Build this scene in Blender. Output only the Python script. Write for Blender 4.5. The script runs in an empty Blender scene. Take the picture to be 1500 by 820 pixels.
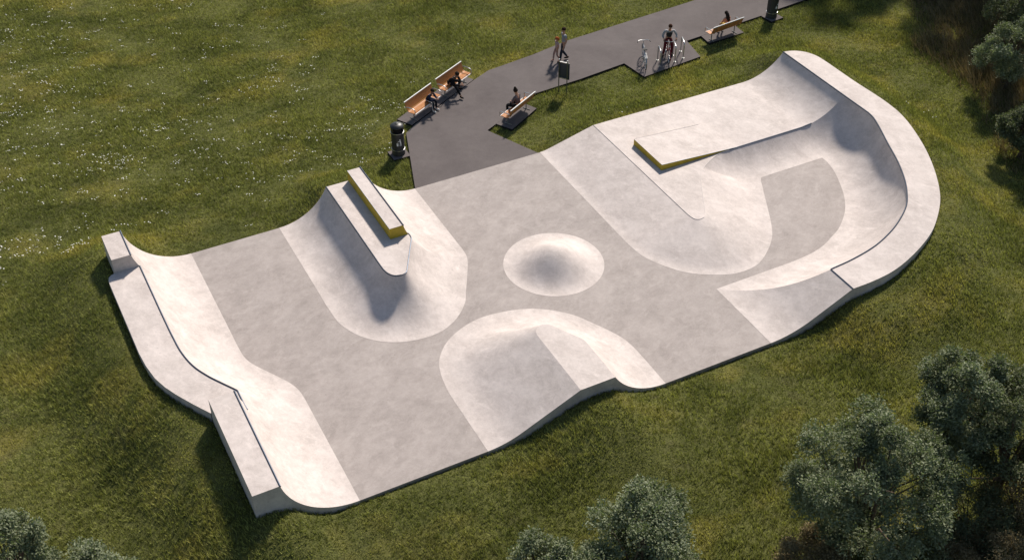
import bpy, bmesh, math, random
import numpy as np
from mathutils import Vector, Matrix
random.seed(7); rng = np.random.default_rng(11)
S = bpy.context.scene; COL = S.collection
PI = math.pi

# ------------------------------------------------------------------ camera maths
F, TH, H = 1775.0, math.radians(39.5), 28.5
def at(px, py, z=0.0):
    dx = (px-750)/F; dv = (py-410)/F; c, n = math.cos(TH), math.sin(TH)
    Y = c-dv*n; Z = -n-dv*c; k = (H-z)/(-Z)
    return Vector((dx*k, Y*k, z))
AZ = math.radians(27.35); CU, SU = math.cos(AZ), math.sin(AZ)
def P(u, v, z=0.0): return (u*CU-v*SU, u*SU+v*CU, z)       # park plan (u along, v across) -> world
def toUV(x, y): return x*CU+y*SU, -x*SU+y*CU

# ------------------------------------------------------------------ materials
def mat(name, col, rough=.8, metal=0., spec=.3):
    m = bpy.data.materials.new(name); m.use_nodes = True
    b = m.node_tree.nodes['Principled BSDF']
    b.inputs['Base Color'].default_value = (*col, 1); b.inputs['Roughness'].default_value = rough
    b.inputs['Metallic'].default_value = metal; b.inputs['Specular IOR Level'].default_value = spec
    return m
class NT:
    def __init__(s, m): s.t = m.node_tree; s.n = s.t.nodes; s.b = s.n['Principled BSDF']; s.geo = s.n.new('ShaderNodeNewGeometry')
    def link(s, a, b): s.t.links.new(a, b)
    def mapping(s, scale=(1,1,1), rot=0.0, src=None):
        r = s.n.new('ShaderNodeMapping'); r.inputs['Rotation'].default_value = (0,0,rot); s.link(src or s.geo.outputs['Position'], r.inputs['Vector'])
        m = s.n.new('ShaderNodeMapping'); m.inputs['Scale'].default_value = scale; s.link(r.outputs[0], m.inputs['Vector']); return m.outputs[0]
    def noise(s, vec, scale, detail=4, rough=.55, dist=0.):
        n = s.n.new('ShaderNodeTexNoise'); s.link(vec, n.inputs['Vector'])
        n.inputs['Scale'].default_value = scale; n.inputs['Detail'].default_value = detail
        n.inputs['Roughness'].default_value = rough; n.inputs['Distortion'].default_value = dist; return n.outputs['Fac']
    def ramp(s, f, pts):
        r = s.n.new('ShaderNodeValToRGB'); e = r.color_ramp.elements
        while len(e) < len(pts): e.new(.5)
        for k, (p, c) in zip(e, pts): k.position = p; k.color = (*c, 1) if isinstance(c, tuple) else (c, c, c, 1)
        s.link(f, r.inputs[0]); return r.outputs[0]
    def mix(s, a, b, f, mode='MIX'):
        m = s.n.new('ShaderNodeMix'); m.data_type = 'RGBA'; m.blend_type = mode
        for v, i in ((f, m.inputs[0]), (a, m.inputs[6]), (b, m.inputs[7])):
            if isinstance(v, (int, float)): i.default_value = v
            elif isinstance(v, tuple): i.default_value = (*v, 1)
            else: s.link(v, i)
        return m.outputs[2]
    def mul(s, a, f):
        m = s.n.new('ShaderNodeMath'); m.operation = 'MULTIPLY'; s.link(a, m.inputs[0]); m.inputs[1].default_value = f; return m.outputs[0]
    def attr(s, name):
        a = s.n.new('ShaderNodeAttribute'); a.attribute_name = name; return a.outputs['Fac']
    def bump(s, h, strength, dist=.02):
        b = s.n.new('ShaderNodeBump'); b.inputs['Strength'].default_value = strength; b.inputs['Distance'].default_value = dist
        s.link(h, b.inputs['Height']); s.link(b.outputs[0], s.b.inputs['Normal'])
    def color(s, c): s.link(c, s.b.inputs['Base Color'])

def concrete(name, lo, hi, pit, rot):
    m = mat(name, hi, .72, 0, .25); t = NT(m)
    p = t.mapping()
    st = t.mapping((.85, 1.2, 1), rot)
    a = t.noise(p, .32, 5, .6, .6)
    b = t.noise(st, 1.15, 10, .66, .35)
    c = t.ramp(b, [(.36, lo), (.62, hi)])
    cl = t.ramp(a, [(.3, .86), (.7, 1.05)])
    c = t.mix(c, cl, .75, 'MULTIPLY')
    wisp = t.ramp(t.noise(st, 1.7, 9, .72, .6), [(.52, 0.), (.70, 1.)])
    c = t.mix(c, tuple(min(1, x*1.12) for x in hi), t.mul(wisp, .7))
    dots = t.ramp(t.noise(st, 7.5, 4, .7), [(.63, 0.), (.70, 1.)])
    c = t.mix(c, pit, t.mul(dots, .42))
    lt = t.ramp(t.noise(p, 9, 3, .7), [(.66, 0.), (.72, 1.)]); c = t.mix(c, tuple(min(1, x*1.2) for x in hi), t.mul(lt, .4))
    fine = t.ramp(t.noise(p, 55, 2, .5), [(.3, .93), (.7, 1.05)])
    c = t.mix(c, fine, .8, 'MULTIPLY')
    med = t.ramp(t.noise(p, 4.2, 8, .75, .2), [(.34, .88), (.66, 1.07)]); c = t.mix(c, med, .8, 'MULTIPLY')
    vein = t.ramp(t.noise(st, 2.6, 9, .75, .9), [(.47, 0.), (.50, 1.), (.53, 0.)]); c = t.mix(c, tuple(min(1, x*1.18) for x in hi), t.mul(vein, .28))
    t.color(c); t.bump(t.noise(p, 24, 5, .6), .12, .02)
    return m
M_FLOOR = concrete('floor_concrete', (.310,.271,.252), (.385,.340,.318), (.19,.175,.165), -.9)
M_LIGHT = concrete('light_concrete', (.510,.448,.416), (.625,.556,.520), (.30,.27,.26), .75)
def m_asphalt():
    m = mat('asphalt', (.08,.07,.068), .9, 0, .2); t = NT(m); p = t.mapping()
    c = t.ramp(t.noise(p, .5, 6, .65, .5), [(.3, (.105,.090,.088)), (.7, (.14,.122,.118))])
    f = t.ramp(t.noise(p, 45, 2, .6), [(.3, .8), (.72, 1.2)])
    g = t.ramp(t.noise(p, 3.2, 5, .7), [(.3, .9), (.7, 1.08)])
    t.color(t.mix(t.mix(c, f, .7, 'MULTIPLY'), g, .7, 'MULTIPLY')); t.bump(t.noise(p, 60, 3), .3, .01); return m
M_ASPH = m_asphalt()
M_EDGE = mat('black_edging', (.012,.011,.011), .85)
def grass_color(t, bright=1.0):
    p = t.mapping((.85, 1.2, 1), -.4)
    q = t.mapping()
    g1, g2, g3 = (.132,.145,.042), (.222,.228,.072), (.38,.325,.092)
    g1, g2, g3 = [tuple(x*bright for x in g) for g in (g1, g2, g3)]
    c = t.ramp(t.noise(p, .38, 6, .62, .8), [(.36, g1), (.60, g2)])
    y = t.ramp(t.noise(p, .33, 3, .5, .2), [(.53, 0.), (.70, 1.)])
    c = t.mix(c, g3, t.mul(y, .62))
    br = t.ramp(t.noise(p, .9, 5, .65), [(.58, 0.), (.74, 1.)])
    c = t.mix(c, tuple(x*bright for x in (.20,.175,.10)), t.mul(br, .45))
    d = t.ramp(t.noise(q, 4.5, 5, .7), [(.3, .72), (.7, 1.25)])
    return t.mix(c, d, .8, 'MULTIPLY')
def m_soil():
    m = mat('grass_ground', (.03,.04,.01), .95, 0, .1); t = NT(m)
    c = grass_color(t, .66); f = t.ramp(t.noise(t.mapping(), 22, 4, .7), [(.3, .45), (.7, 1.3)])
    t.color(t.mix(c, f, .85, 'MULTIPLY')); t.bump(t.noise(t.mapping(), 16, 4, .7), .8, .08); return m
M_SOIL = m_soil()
def leafy(name, fn, transl=.35, tcol=(1.25,1.3,.7), rough=.75, spec=.15):
    m = bpy.data.materials.new(name); m.use_nodes = True; t = NT(m); t.b.inputs['Roughness'].default_value = rough
    t.b.inputs['Specular IOR Level'].default_value = spec
    c = fn(t); t.color(c)
    tr = t.n.new('ShaderNodeBsdfTranslucent'); t.link(t.mix(c, tcol, 1., 'MULTIPLY'), tr.inputs[0])
    mx = t.n.new('ShaderNodeMixShader'); mx.inputs[0].default_value = transl
    t.link(t.b.outputs[0], mx.inputs[1]); t.link(tr.outputs[0], mx.inputs[2])
    t.link(mx.outputs[0], t.n['Material Output'].inputs['Surface']); return m
M_BLADE = leafy('grass_blades', lambda t: t.mix(grass_color(t, 1.2), t.ramp(t.attr('rnd'), [(0., .42), (.6, 1.0), (1., 2.0)]), 1., 'MULTIPLY'), .30)
def leafcol(a, b, c3):
    return lambda t: t.ramp(t.attr('rnd'), [(0., a), (.6, b), (1., c3)])
M_LEAF = leafy('silver_green_leaves', leafcol((.10,.118,.062), (.20,.225,.135), (.31,.34,.23)), .25, (1.1,1.3,.6), .65, .2)
M_LEAF2 = leafy('dark_green_leaves', leafcol((.075,.088,.045), (.14,.155,.085), (.22,.24,.15)), .25, (1.1,1.3,.6), .65, .2)
M_BROWN = leafy('brown_heath_leaves', leafcol((.12,.10,.05), (.23,.185,.10), (.34,.28,.16)), .2, (1.1,1.,.7), .8, .1)
M_BARK = mat('bark', (.12,.088,.065), .95)
M_TRIM = mat('pale_trim', (.66,.61,.57), .7)
M_YEL = mat('yellow_paint', (.46,.33,.028), .6)
_t = NT(M_YEL); _t.color(_t.mix((.50,.36,.03), (.36,.26,.03), _t.ramp(_t.noise(_t.mapping(), 3., 6, .7), [(.35, 0.), (.7, 1.)])))
M_STEEL = mat('dark_steel', (.085,.10,.13), .38, .85, .5)
M_CHROME = mat('brushed_steel', (.50,.51,.52), .34, .9, .5)
M_LEG = mat('galvanised_leg', (.25,.26,.25), .5, .6, .4)
M_SILVER = mat('silver_paint', (.32,.34,.37), .35, .7, .5)
M_WHITE = mat('white_paint', (.8,.8,.78), .5)
M_WOOD = mat('orange_timber', (.42,.20,.085), .55, 0, .3)
_t = NT(M_WOOD); _t.color(_t.ramp(_t.noise(_t.mapping((1,1,6)), 6., 4, .6), [(.3, (.40,.165,.052)), (.7, (.52,.225,.078))]))
M_BIN = mat('bin_plastic', (.016,.018,.019), .45, 0, .5)
M_HOLE = mat('bin_hole_shade', (.002,.002,.002), .9)
M_PANEL = mat('sign_panel', (.028,.036,.05), .4, 0, .5)
M_POST = mat('olive_post', (.11,.115,.075), .5, .3)
M_TYRE = mat('tyre_rubber', (.015,.015,.016), .8)
M_RED = mat('red_bike_paint', (.20,.012,.018), .35, .2, .5)
M_BLACK = mat('black_leather', (.012,.012,.013), .6)
M_SKIN = mat('skin', (.42,.23,.15), .55)
M_EYE = mat('eye', (.02,.015,.012), .3)
def cloth(n, c): return mat(n, c, .9, 0, .15)

# ------------------------------------------------------------------ object helpers
def link(o, parent=None):
    COL.objects.link(o)
    if parent: o.parent = parent
    return o
def thing(name, label, cat, loc=(0,0,0), rz=0, group=None):
    o = bpy.data.objects.new(name, None); COL.objects.link(o)
    o.location = loc; o.rotation_euler = (0,0,rz); o.empty_display_size = .2
    o['label'] = label; o['category'] = cat
    if group: o['group'] = group
    return o
def tag(o, label=None, cat=None, group=None, kind=None):
    if label: o['label'] = label
    if cat: o['category'] = cat
    if group: o['group'] = group
    if kind: o['kind'] = kind
    return o
def mesh(name, vs, fs, m, parent=None, smooth=False, ang=None):
    me = bpy.data.meshes.new(name); me.from_pydata([tuple(v) for v in vs], [], [tuple(f) for f in fs])
    me.materials.append(m); me.validate()
    if smooth:
        me.polygons.foreach_set('use_smooth', [True]*len(me.polygons))
        if ang: me.set_sharp_from_angle(angle=math.radians(ang))
    me.update(); return link(bpy.data.objects.new(name, me), parent)
class MB:
    """collects shapes into one mesh"""
    def __init__(s): s.v = []; s.f = []
    def add(s, vs, fs):
        b = len(s.v); s.v += [tuple(v) for v in vs]; s.f += [tuple(b+i for i in f) for f in fs]; return s
    def box(s, x0, x1, y0, y1, z0, z1, T=None, bev=0.0):
        if bev:
            bm = bmesh.new(); bmesh.ops.create_cube(bm, size=1)
            for v in bm.verts: v.co = Vector(((x0+x1)/2+v.co.x*(x1-x0), (y0+y1)/2+v.co.y*(y1-y0), (z0+z1)/2+v.co.z*(z1-z0)))
            bmesh.ops.bevel(bm, geom=bm.edges[:], offset=bev, segments=2, affect='EDGES', profile=.6)
            bm.verts.index_update(); vs = [v.co.copy() for v in bm.verts]; fs = [[v.index for v in f.verts] for f in bm.faces]; bm.free()
        else:
            vs = [Vector(p) for p in ((x0,y0,z0),(x1,y0,z0),(x1,y1,z0),(x0,y1,z0),(x0,y0,z1),(x1,y0,z1),(x1,y1,z1),(x0,y1,z1))]
            fs = [(0,3,2,1),(4,5,6,7),(0,1,5,4),(1,2,6,5),(2,3,7,6),(3,0,4,7)]
        if T: vs = [T @ v for v in vs]
        return s.add(vs, fs)
    def tube(s, pts, r, n=8, closed=False):
        pts = [Vector(p) for p in pts]; N = len(pts); rs = r if isinstance(r, (list, tuple)) else [r]*N
        vs = []; prev = None
        for i, p in enumerate(pts):
            a = pts[(i-1) % N] if (i or closed) else p; b = pts[(i+1) % N] if (i < N-1 or closed) else p
            t = (b-a).normalized() if (b-a).length > 1e-9 else Vector((0,0,1))
            if prev is None: x = t.orthogonal().normalized()
            else: x = (prev-t*prev.dot(t)).normalized()
            prev = x; y = t.cross(x)
            for k in range(n):
                q = 2*PI*k/n; vs.append(p+(x*math.cos(q)+y*math.sin(q))*rs[i])
        fs = []
        for i in range(N if closed else N-1):
            j = (i+1) % N
            for k in range(n): fs.append((i*n+k, i*n+(k+1) % n, j*n+(k+1) % n, j*n+k))
        if not closed: fs += [tuple(range(n))[::-1], tuple((N-1)*n+k for k in range(n))]
        return s.add(vs, fs)
    def lathe(s, prof, n=28, c=(0,0,0)):
        vs = [(c[0]+r*math.cos(2*PI*k/n), c[1]+r*math.sin(2*PI*k/n), c[2]+z) for r, z in prof for k in range(n)]
        fs = [(i*n+k, i*n+(k+1) % n, (i+1)*n+(k+1) % n, (i+1)*n+k) for i in range(len(prof)-1) for k in range(n)]
        fs += [tuple(range(n))[::-1], tuple((len(prof)-1)*n+k for k in range(n))]
        return s.add(vs, fs)
    def ball(s, c, r, n=12, m=8, T=None):
        r = r if isinstance(r, (tuple, list)) else (r, r, r); c = Vector(c)
        vs = [Vector((0,0,-r[2]))]+[Vector((r[0]*math.sin(PI*i/m)*math.cos(2*PI*k/n), r[1]*math.sin(PI*i/m)*math.sin(2*PI*k/n), -r[2]*math.cos(PI*i/m))) for i in range(1, m) for k in range(n)]+[Vector((0,0,r[2]))]
        if T: vs = [T @ v for v in vs]
        vs = [v+c for v in vs]; L = len(vs)-1
        fs = [(0, 1+(k+1) % n, 1+k) for k in range(n)]+[(1+i*n+k, 1+i*n+(k+1) % n, 1+(i+1)*n+(k+1) % n, 1+(i+1)*n+k) for i in range(m-2) for k in range(n)]
        fs += [(L, 1+(m-2)*n+k, 1+(m-2)*n+(k+1) % n) for k in range(n)]
        return s.add(vs, fs)
    def build(s, name, m, parent=None, smooth=True, ang=40): return mesh(name, s.v, s.f, m, parent, smooth, ang)

def catmull(rows, step=.12):
    """smooth a list of equal-length number tuples (distance from the first 5 numbers)"""
    R = np.array(rows, float); out = []
    for i in range(len(R)-1):
        p0 = R[max(i-1, 0)]; p1 = R[i]; p2 = R[i+1]; p3 = R[min(i+2, len(R)-1)]
        if i == 0: p0 = 2*p1-p2
        if i == len(R)-2: p3 = 2*p2-p1
        d = lambda a, b: max(np.linalg.norm((a-b)[:4]), 1e-4)**.5
        t0, t1 = 0, d(p0, p1); t2 = t1+d(p1, p2); t3 = t2+d(p2, p3)
        n = max(1, int(math.ceil(np.linalg.norm((p1-p2)[:4])/step)))
        for k in range(n):
            t = t1+(t2-t1)*k/n
            A1 = (t1-t)/(t1-t0)*p0+(t-t0)/(t1-t0)*p1; A2 = (t2-t)/(t2-t1)*p1+(t-t1)/(t2-t1)*p2; A3 = (t3-t)/(t3-t2)*p2+(t-t2)/(t3-t2)*p3
            B1 = (t2-t)/(t2-t0)*A1+(t-t0)/(t2-t0)*A2; B2 = (t3-t)/(t3-t1)*A2+(t-t1)/(t3-t1)*A3
            out.append((t2-t)/(t2-t1)*B1+(t-t1)/(t2-t1)*B2)
    out.append(R[-1]); return np.array(out)

# ------------------------------------------------------------------ ramp profiles
def prof(L, h, r, s):
    """height at horizontal distance s from the toe of a ramp L long and h high: an arc of radius r, then its tangent"""
    Rf = (L*L+h*h)/(2*h)
    if r >= Rf*.995: return Rf-math.sqrt(max(Rf*Rf-s*s, 0))
    lo, hi = math.atan(h/L), min(2*math.atan2(h, L), PI/2-.01)
    for _ in range(40):
        m = (lo+hi)/2
        if r*math.sin(m)+(h-r*(1-math.cos(m)))/math.tan(m) > L: lo = m
        else: hi = m
    a = (lo+hi)/2
    return r-math.sqrt(max(r*r-s*s, 0)) if s <= r*math.sin(a) else r*(1-math.cos(a))+(s-r*math.sin(a))*math.tan(a)
NS = 22
def svals(L, h):
    Rf = (L*L+h*h)/(2*h); a = math.asin(min(1, L/Rf)); return [Rf*math.sin(a*k/NS) for k in range(NS+1)]
def row(cop, toe, z, r, z0=.004):
    c = np.array(cop); t = np.array(toe); L = float(np.linalg.norm(c-t)); d = (c-t)/L; h = z-z0
    return [P(*(t+d*s), z0+prof(L, h, r, s)) for s in svals(L, h)]
def loft(name, pairs, parent, m=None, smooth=True, raw=False):
    """pairs: (cop_u, cop_v, toe_u, toe_v, z, r)"""
    rows = [row(q[:2], q[2:4], q[4], q[5]) for q in (pairs if raw else catmull(pairs))]
    return patch(name, rows, parent, m), rows
def patch(name, rows, parent, m=None):
    vs = [p for r in rows for p in r]; n = len(rows[0])
    fs = [(i*n+j, i*n+j+1, (i+1)*n+j+1, (i+1)*n+j) for i in range(len(rows)-1) for j in range(n-1)]
    o = mesh(name, vs, fs, m or M_LIGHT, parent, True); fixup(o); return o
def fixup(o):
    """turn faces upward"""
    bm = bmesh.new(); bm.from_mesh(o.data)
    for f in bm.faces:
        if f.normal.z < 0: f.normal_flip()
    bm.to_mesh(o.data); bm.free()
def skirt(mb, line, zb=-.6):
    """vertical wall under a line of world points"""
    n = len(line); vs = list(line)+[(p[0], p[1], zb) for p in line]
    mb.add(vs, [(i, i+1, n+i+1, n+i) for i in range(n-1)])
def cap(name, pts, m, parent):
    """flat-ish cap from an outline (world points)"""
    from mathutils.geometry import tessellate_polygon
    tr = tessellate_polygon([[Vector(p) for p in pts]]); fs = []
    for t in tr:
        a, b, c = (Vector(pts[i]) for i in t); n = (b-a).cross(c-a)
        if n.length > 1e-9: fs.append(t if n.z > 0 else t[::-1])
    return mesh(name, pts, fs, m, parent)
def coping(pts, parent, label=None, r=.028, m=None, name='coping'):
    o = MB().tube(pts, r, 8).build(name, m or M_STEEL, parent)
    if label: o['label'] = label
    return o
VB, VF = 37.71, 23.51
JW = dict(r=9)   # full arc

# ------------------------------------------------------------------ floor slab (structure)
b = MB(); b.box(0,1,0,1,0,1)
fl = [P(5.5,VB), P(5.5,VF+.004), P(26,VF+.004), P(26,26.0), P(31.0,27.5), P(31.3,33.4), P(23.0,33.4), P(23.0,VB-.003)]
fl = [P(5.5,VB-.003), P(5.5,VF+.003), P(25.4,VF+.003), P(25.4,24.9), P(29.3,25.8), P(32.2,29.2), P(32.6,33.3), P(22.6,33.3), P(22.6,VB-.003)]
fo = cap('concrete_floor', fl, M_FLOOR, None)
sk = MB(); skirt(sk, fl+[fl[0]], -.5)
bm = bmesh.new(); bm.from_mesh(fo.data)
bm2v = [bm.verts.new(v) for v in sk.v]; [bm.faces.new([bm2v[i] for i in f]) for f in sk.f]
bm.to_mesh(fo.data); bm.free(); tag(fo, 'flat warm grey polished concrete floor between the ramps', kind='structure')

# ------------------------------------------------------------------ left quarter pipe
T = thing('quarter_pipe', 'long pale quarter pipe at the left end of the skatepark with a stepped deck', 'quarter pipe', P(4.5, 30, 0))
def W(o):            # children were given world coordinates: keep them there
    o.matrix_parent_inverse = Matrix.Translation(o.parent.location).inverted(); return o
box1 = [(3.48,VB,5.78,VB,1.87,9), (3.48,36.15,5.78,36.15,1.87,9)]
o1, r1 = loft('transition', box1, T, raw=True); W(o1)
mid = [(3.69,36.15,5.78,36.15,1.28,9),(3.70,34.5,5.78,34.4,1.28,9),(3.71,33,5.78,32.9,1.28,9),(3.73,31.9,5.78,31.75,1.28,9),(3.78,31.0,5.82,31.2,1.28,9),
       (3.94,30.2,5.97,30.75,1.28,9),(4.24,29.5,6.3,30.17,1.28,9),(4.55,28.97,6.55,29.74,1.28,9),(4.86,28.46,6.80,29.27,1.28,9),(4.88,28.38,6.92,28.9,1.28,9),(4.88,28.2,6.965,28.45,1.28,9),(4.88,27.85,6.97,27.85,1.28,9)]
o2, r2 = loft('transition', mid, T); W(o2)
o3, r3 = loft('transition', [(4.68,27.85,6.97,27.85,1.87,9),(4.68,VF,6.97,VF,1.87,9)], T, raw=True); W(o3)
cop2 = [r[-1] for r in r2]
outer = [(2.8,36.15),(2.66,36.10),(2.55,36.0),(2.5,35.8),(2.5,35.5),(2.52,33),(2.53,31.6),(2.58,30.9),(2.69,30.2),(2.87,29.65),(3.1,29.15),(3.45,28.5),(3.83,27.86)]
outw = [P(u, v, 1.28) for u, v in outer]
W(cap('deck', outw+[P(4.88,27.86,1.28)]+cop2[::-1], M_LIGHT, T))
w = MB(); skirt(w, outw, -.4); W(w.build('side_wall', M_LIGHT, T, True, 30))
for nm, (ua, ub, va, vb2, rr, uc) in (('raised_block', (2.8,3.48,36.15,VB,r1,3.69)), ('raised_block', (3.85,4.68,VF,27.85,r3,4.88))):
    z = 1.87; g = MB()
    g.add([P(ua,va,z),P(ub,va,z),P(ub,vb2,z),P(ua,vb2,z)], [(0,1,2,3)])
    g.add([P(ua,va,z),P(ua,vb2,z),P(ua,vb2,-.4),P(ua,va,-.4)], [(0,1,2,3)])
    for end, vv in ((rr[0], None), (rr[-1], None)):          # end faces follow the ramp's profile
        pr = [p for p in end][::-1]; u0, v0 = toUV(pr[0][0], pr[0][1])
        top = [P(ua, v0, z)]+pr; n = len(top)
        g.add(top+[(p[0], p[1], -.4) for p in top], [(i, i+1, n+i+1, n+i) for i in range(n-1)])
    W(g.build(nm, M_LIGHT, T, True, 30))
    W(coping([P(ub, va-.02, z+.004), P(ub, vb2+.02 if vb2 > 30 else vb2, z+.004)], T))
W(coping([tuple(np.array(p)+np.array((0,0,.004))) for p in cop2]+[P(4.90,27.5,1.26)], T))

# ------------------------------------------------------------------ hip ramp with yellow ledge
T = thing('hip_ramp', 'pale hip ramp with a pointed nose and a yellow sided grinding box on its deck', 'ramp', P(12, 34, 0))
hp = [(11.35,VB,9.28,VB),(11.35,35,9.28,35),(11.35,33,9.28,33.2),(11.35,32.2,9.28,32.3),(11.37,31.85,9.36,31.3),(11.45,31.6,9.78,30.35),(11.58,31.44,10.42,29.72),
      (11.75,31.38,11.18,29.37),(11.9,31.38,12.19,29.29),(12.03,31.45,13.0,29.6),(12.14,31.62,13.75,30.3),(12.4,32.1,14.1,30.92),(12.7,32.65,14.5,31.65),(12.97,33.15,14.88,32.4),(13.0,33.24,15.0,32.72),(13.01,33.35,15.05,33.15),(13.01,33.47,15.05,33.47)]
o, hr = loft('transition', [q+(1.28,9) for q in hp], T); W(o)
o, hr2 = loft('transition', [(12.81,33.47,15.05,33.47,1.75,9),(12.81,VB,15.05,VB,1.75,9)], T, raw=True); W(o)
hc = [r[-1] for r in hr]
W(cap('deck', hc+[P(12.9,33.48,1.28), P(12.9,VB,1.28)], M_LIGHT, T))
w = MB()
skirt(w, hr[0]+[P(12.81,VB,1.28)], -.5); skirt(w, hr2[-1], -.5); W(w.build('side_wall', M_LIGHT, T, True, 30))
L = W(MB().add([P(12.27,33.47,1.75),P(12.81,33.47,1.75),P(12.81,VB,1.75),P(12.27,VB,1.75)], [(0,1,2,3)]).build('ledge_top', M_LIGHT, T))
g = MB(); zt = 1.745
pr = [p for p in hr2[0][::-1] if p[2] > 1.27]+[P(13.0,33.47,1.27)]
top = [P(12.272,33.467,zt)]+[(p[0], p[1], p[2]-.004) for p in pr]; n = len(top)
g.add(top+[(p[0], p[1], 1.27) for p in top], [(i, i+1, n+i+1, n+i) for i in range(n-1)])
g.add([P(12.272,33.467,zt),P(12.272,VB,zt),P(12.272,VB,1.27),P(12.272,33.467,1.27)], [(0,1,2,3)])
g.add([P(12.272,VB,zt),P(12.81,VB,zt),P(12.81,VB,1.27),P(12.272,VB,1.27)], [(0,1,2,3)])
W(g.build('ledge', M_YEL, T, False))
W(coping([P(12.81,33.45,1.755), P(12.81,VB+.02,1.755)], T))
W(coping([P(12.27,33.465,1.752), P(12.27,VB,1.752)], T, r=.012, m=M_CHROME))
nose = [tuple(np.array(p)+np.array((0,0,.004))) for p in hc]
k = min(range(len(nose)), key=lambda i: abs(toUV(*nose[i][:2])[0]-11.8)+abs(toUV(*nose[i][:2])[1]-31.38))
W(coping(nose[:k+1], T)); W(coping(nose[k:]+[P(12.9,33.62,1.29)], T, r=.02))

# ------------------------------------------------------------------ rounded funbox on the front edge
T = thing('funbox', 'low pale funbox with a rounded bank and a slanted flat top at the front edge', 'ramp', P(15, 26, 0))
fp = [(14.63,VF,11.31,VF,3.),(14.63,25,11.31,25.1,3.),(14.63,26.0,11.31,26.1,3.),(14.63,26.3,11.33,26.6,3.),(14.635,26.45,11.46,27.4,3.),(14.67,26.6,11.68,28.0,3.),(14.74,26.71,12.19,28.63,3.),(14.83,26.79,12.93,29.09,3.),
      (14.93,26.83,13.8,29.33,3.5),(15.05,26.83,14.75,29.27,4),(15.17,26.78,15.68,28.98,5),(15.27,26.69,16.35,28.55,6),(15.36,26.55,16.93,27.95,9),(15.6,26.1,17.3,27.3,9),(15.87,25.62,17.66,26.6,9),(15.91,25.5,17.85,26.1,9),(15.92,25.35,17.94,25.6,9),(15.92,25.1,17.96,25.1,9),(15.92,VF,17.96,VF,9)]
o, fr = loft('transition', [q[:4]+(1.2, q[4]) for q in fp], T); W(o)
W(cap('deck', [r[-1] for r in fr], M_LIGHT, T))
w = MB(); skirt(w, fr[0], -.5); skirt(w, fr[-1][::-1], -.5)
w.add([fr[0][-1], fr[-1][-1], fr[-1][-1][:2]+(-.5,), fr[0][-1][:2]+(-.5,)], [(0,1,2,3)])
W(w.build('side_wall', M_LIGHT, T, True, 30))

# ------------------------------------------------------------------ dome
T = thing('dome_mound', 'round pale concrete dome standing alone in the middle of the floor', 'mound', P(17.72, 30.84, 0))
NR, NA, RD, HD = 30, 72, 1.90, .74
def dome(t): x = min(1, t); return HD*(.5+.5*math.cos(PI*x))**1.2
rows = [[(RD*i/NR*math.cos(2*PI*k/NA), RD*i/NR*math.sin(2*PI*k/NA), .004+dome(i/NR)) for k in range(NA)] for i in range(1, NR+1)]
vs = [(0,0,.004+dome(0))]+[p for r in rows for p in r]
fs = [(0, 1+k, 1+(k+1) % NA) for k in range(NA)]+[(1+i*NA+k, 1+(i+1)*NA+k, 1+(i+1)*NA+(k+1) % NA, 1+i*NA+(k+1) % NA) for i in range(NR-1) for k in range(NA)]
mesh('mound', vs, fs, M_LIGHT, T, True)

# ------------------------------------------------------------------ raised platform with bank, nose and low ledge
T = thing('raised_platform', 'low flat platform with a wide bank, rounded nose and a low yellow edged ledge', 'ramp', P(25, 33, 0))
pp = [(23.42,VB,20.83,VB,1.6),(23.42,34,20.83,34,1.6),(23.42,32,20.83,32,1.6),(23.42,30.9,20.83,31.1,1.6),(23.425,30.5,20.84,30.5,1.6),(23.44,30.3,20.98,29.55,1.8),(23.5,30.1,21.76,28.21,2),(23.6,30.02,22.68,27.53,2),(23.7,29.99,23.52,27.21,2),(23.84,30.01,24.45,27.27,2),
      (23.97,30.09,25.4,27.84,2),(24.06,30.21,26.05,28.46,2.2),(24.14,30.34,26.46,29.06,2.4),(24.5,30.97,26.8,29.66,2.6),(24.9,31.67,27.2,30.4,3),(25.2,32.19,27.5,30.96,3),(25.45,32.52,27.72,31.36,4),(25.75,32.82,27.9,31.7,5),(26.2,33.1,28.03,31.86,9),(26.7,33.33,28.12,31.88,9),(27.2,33.45,28.3,31.88,9),(27.7,33.47,28.5,31.88,9),(28.5,33.47,28.95,31.88,9),(29.6,33.47,29.7,31.88,9),(31.2,33.47,31.2,31.88,9)]
o, prr = loft('transition', [q[:4]+(.6, q[4]) for q in pp], T); W(o)
pc = [r[-1] for r in prr]
W(cap('deck', pc+[P(31.2,VB,.6)], M_LIGHT, T))
w = MB(); skirt(w, prr[0]+[P(31.2,VB,.6)], -.5); W(w.build('side_wall', M_LIGHT, T, True, 30))
li = [tuple(np.array(p)+np.array((0,0,.002))) for p in pc]
k = min(range(len(li)), key=lambda i: abs(toUV(*li[i][:2])[0]-23.85)+abs(toUV(*li[i][:2])[1]-30.0))
k2 = min(range(len(li)), key=lambda i: abs(toUV(*li[i][:2])[0]-27.5)+abs(toUV(*li[i][:2])[1]-33.47))
W(coping(li[:k+1], T, r=.009)); W(coping(li[k:k2+1], T, r=.010, m=M_TRIM)); W(coping(li[k2:]+[P(31.75,33.47,.66)], T, r=.022, label='steel edge above the bowl wall'))
u0, u1, v0, v1, zh = 24.15, 28.0, 33.475, 35.62, .88
lt = W(MB().add([P(u0,v0,zh),P(u1,v0,.603),P(u1,v1,.603),P(u0,v1,zh)], [(0,1,2,3)]).build('ledge_top', M_LIGHT, T))
g = MB(); e = .003
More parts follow.
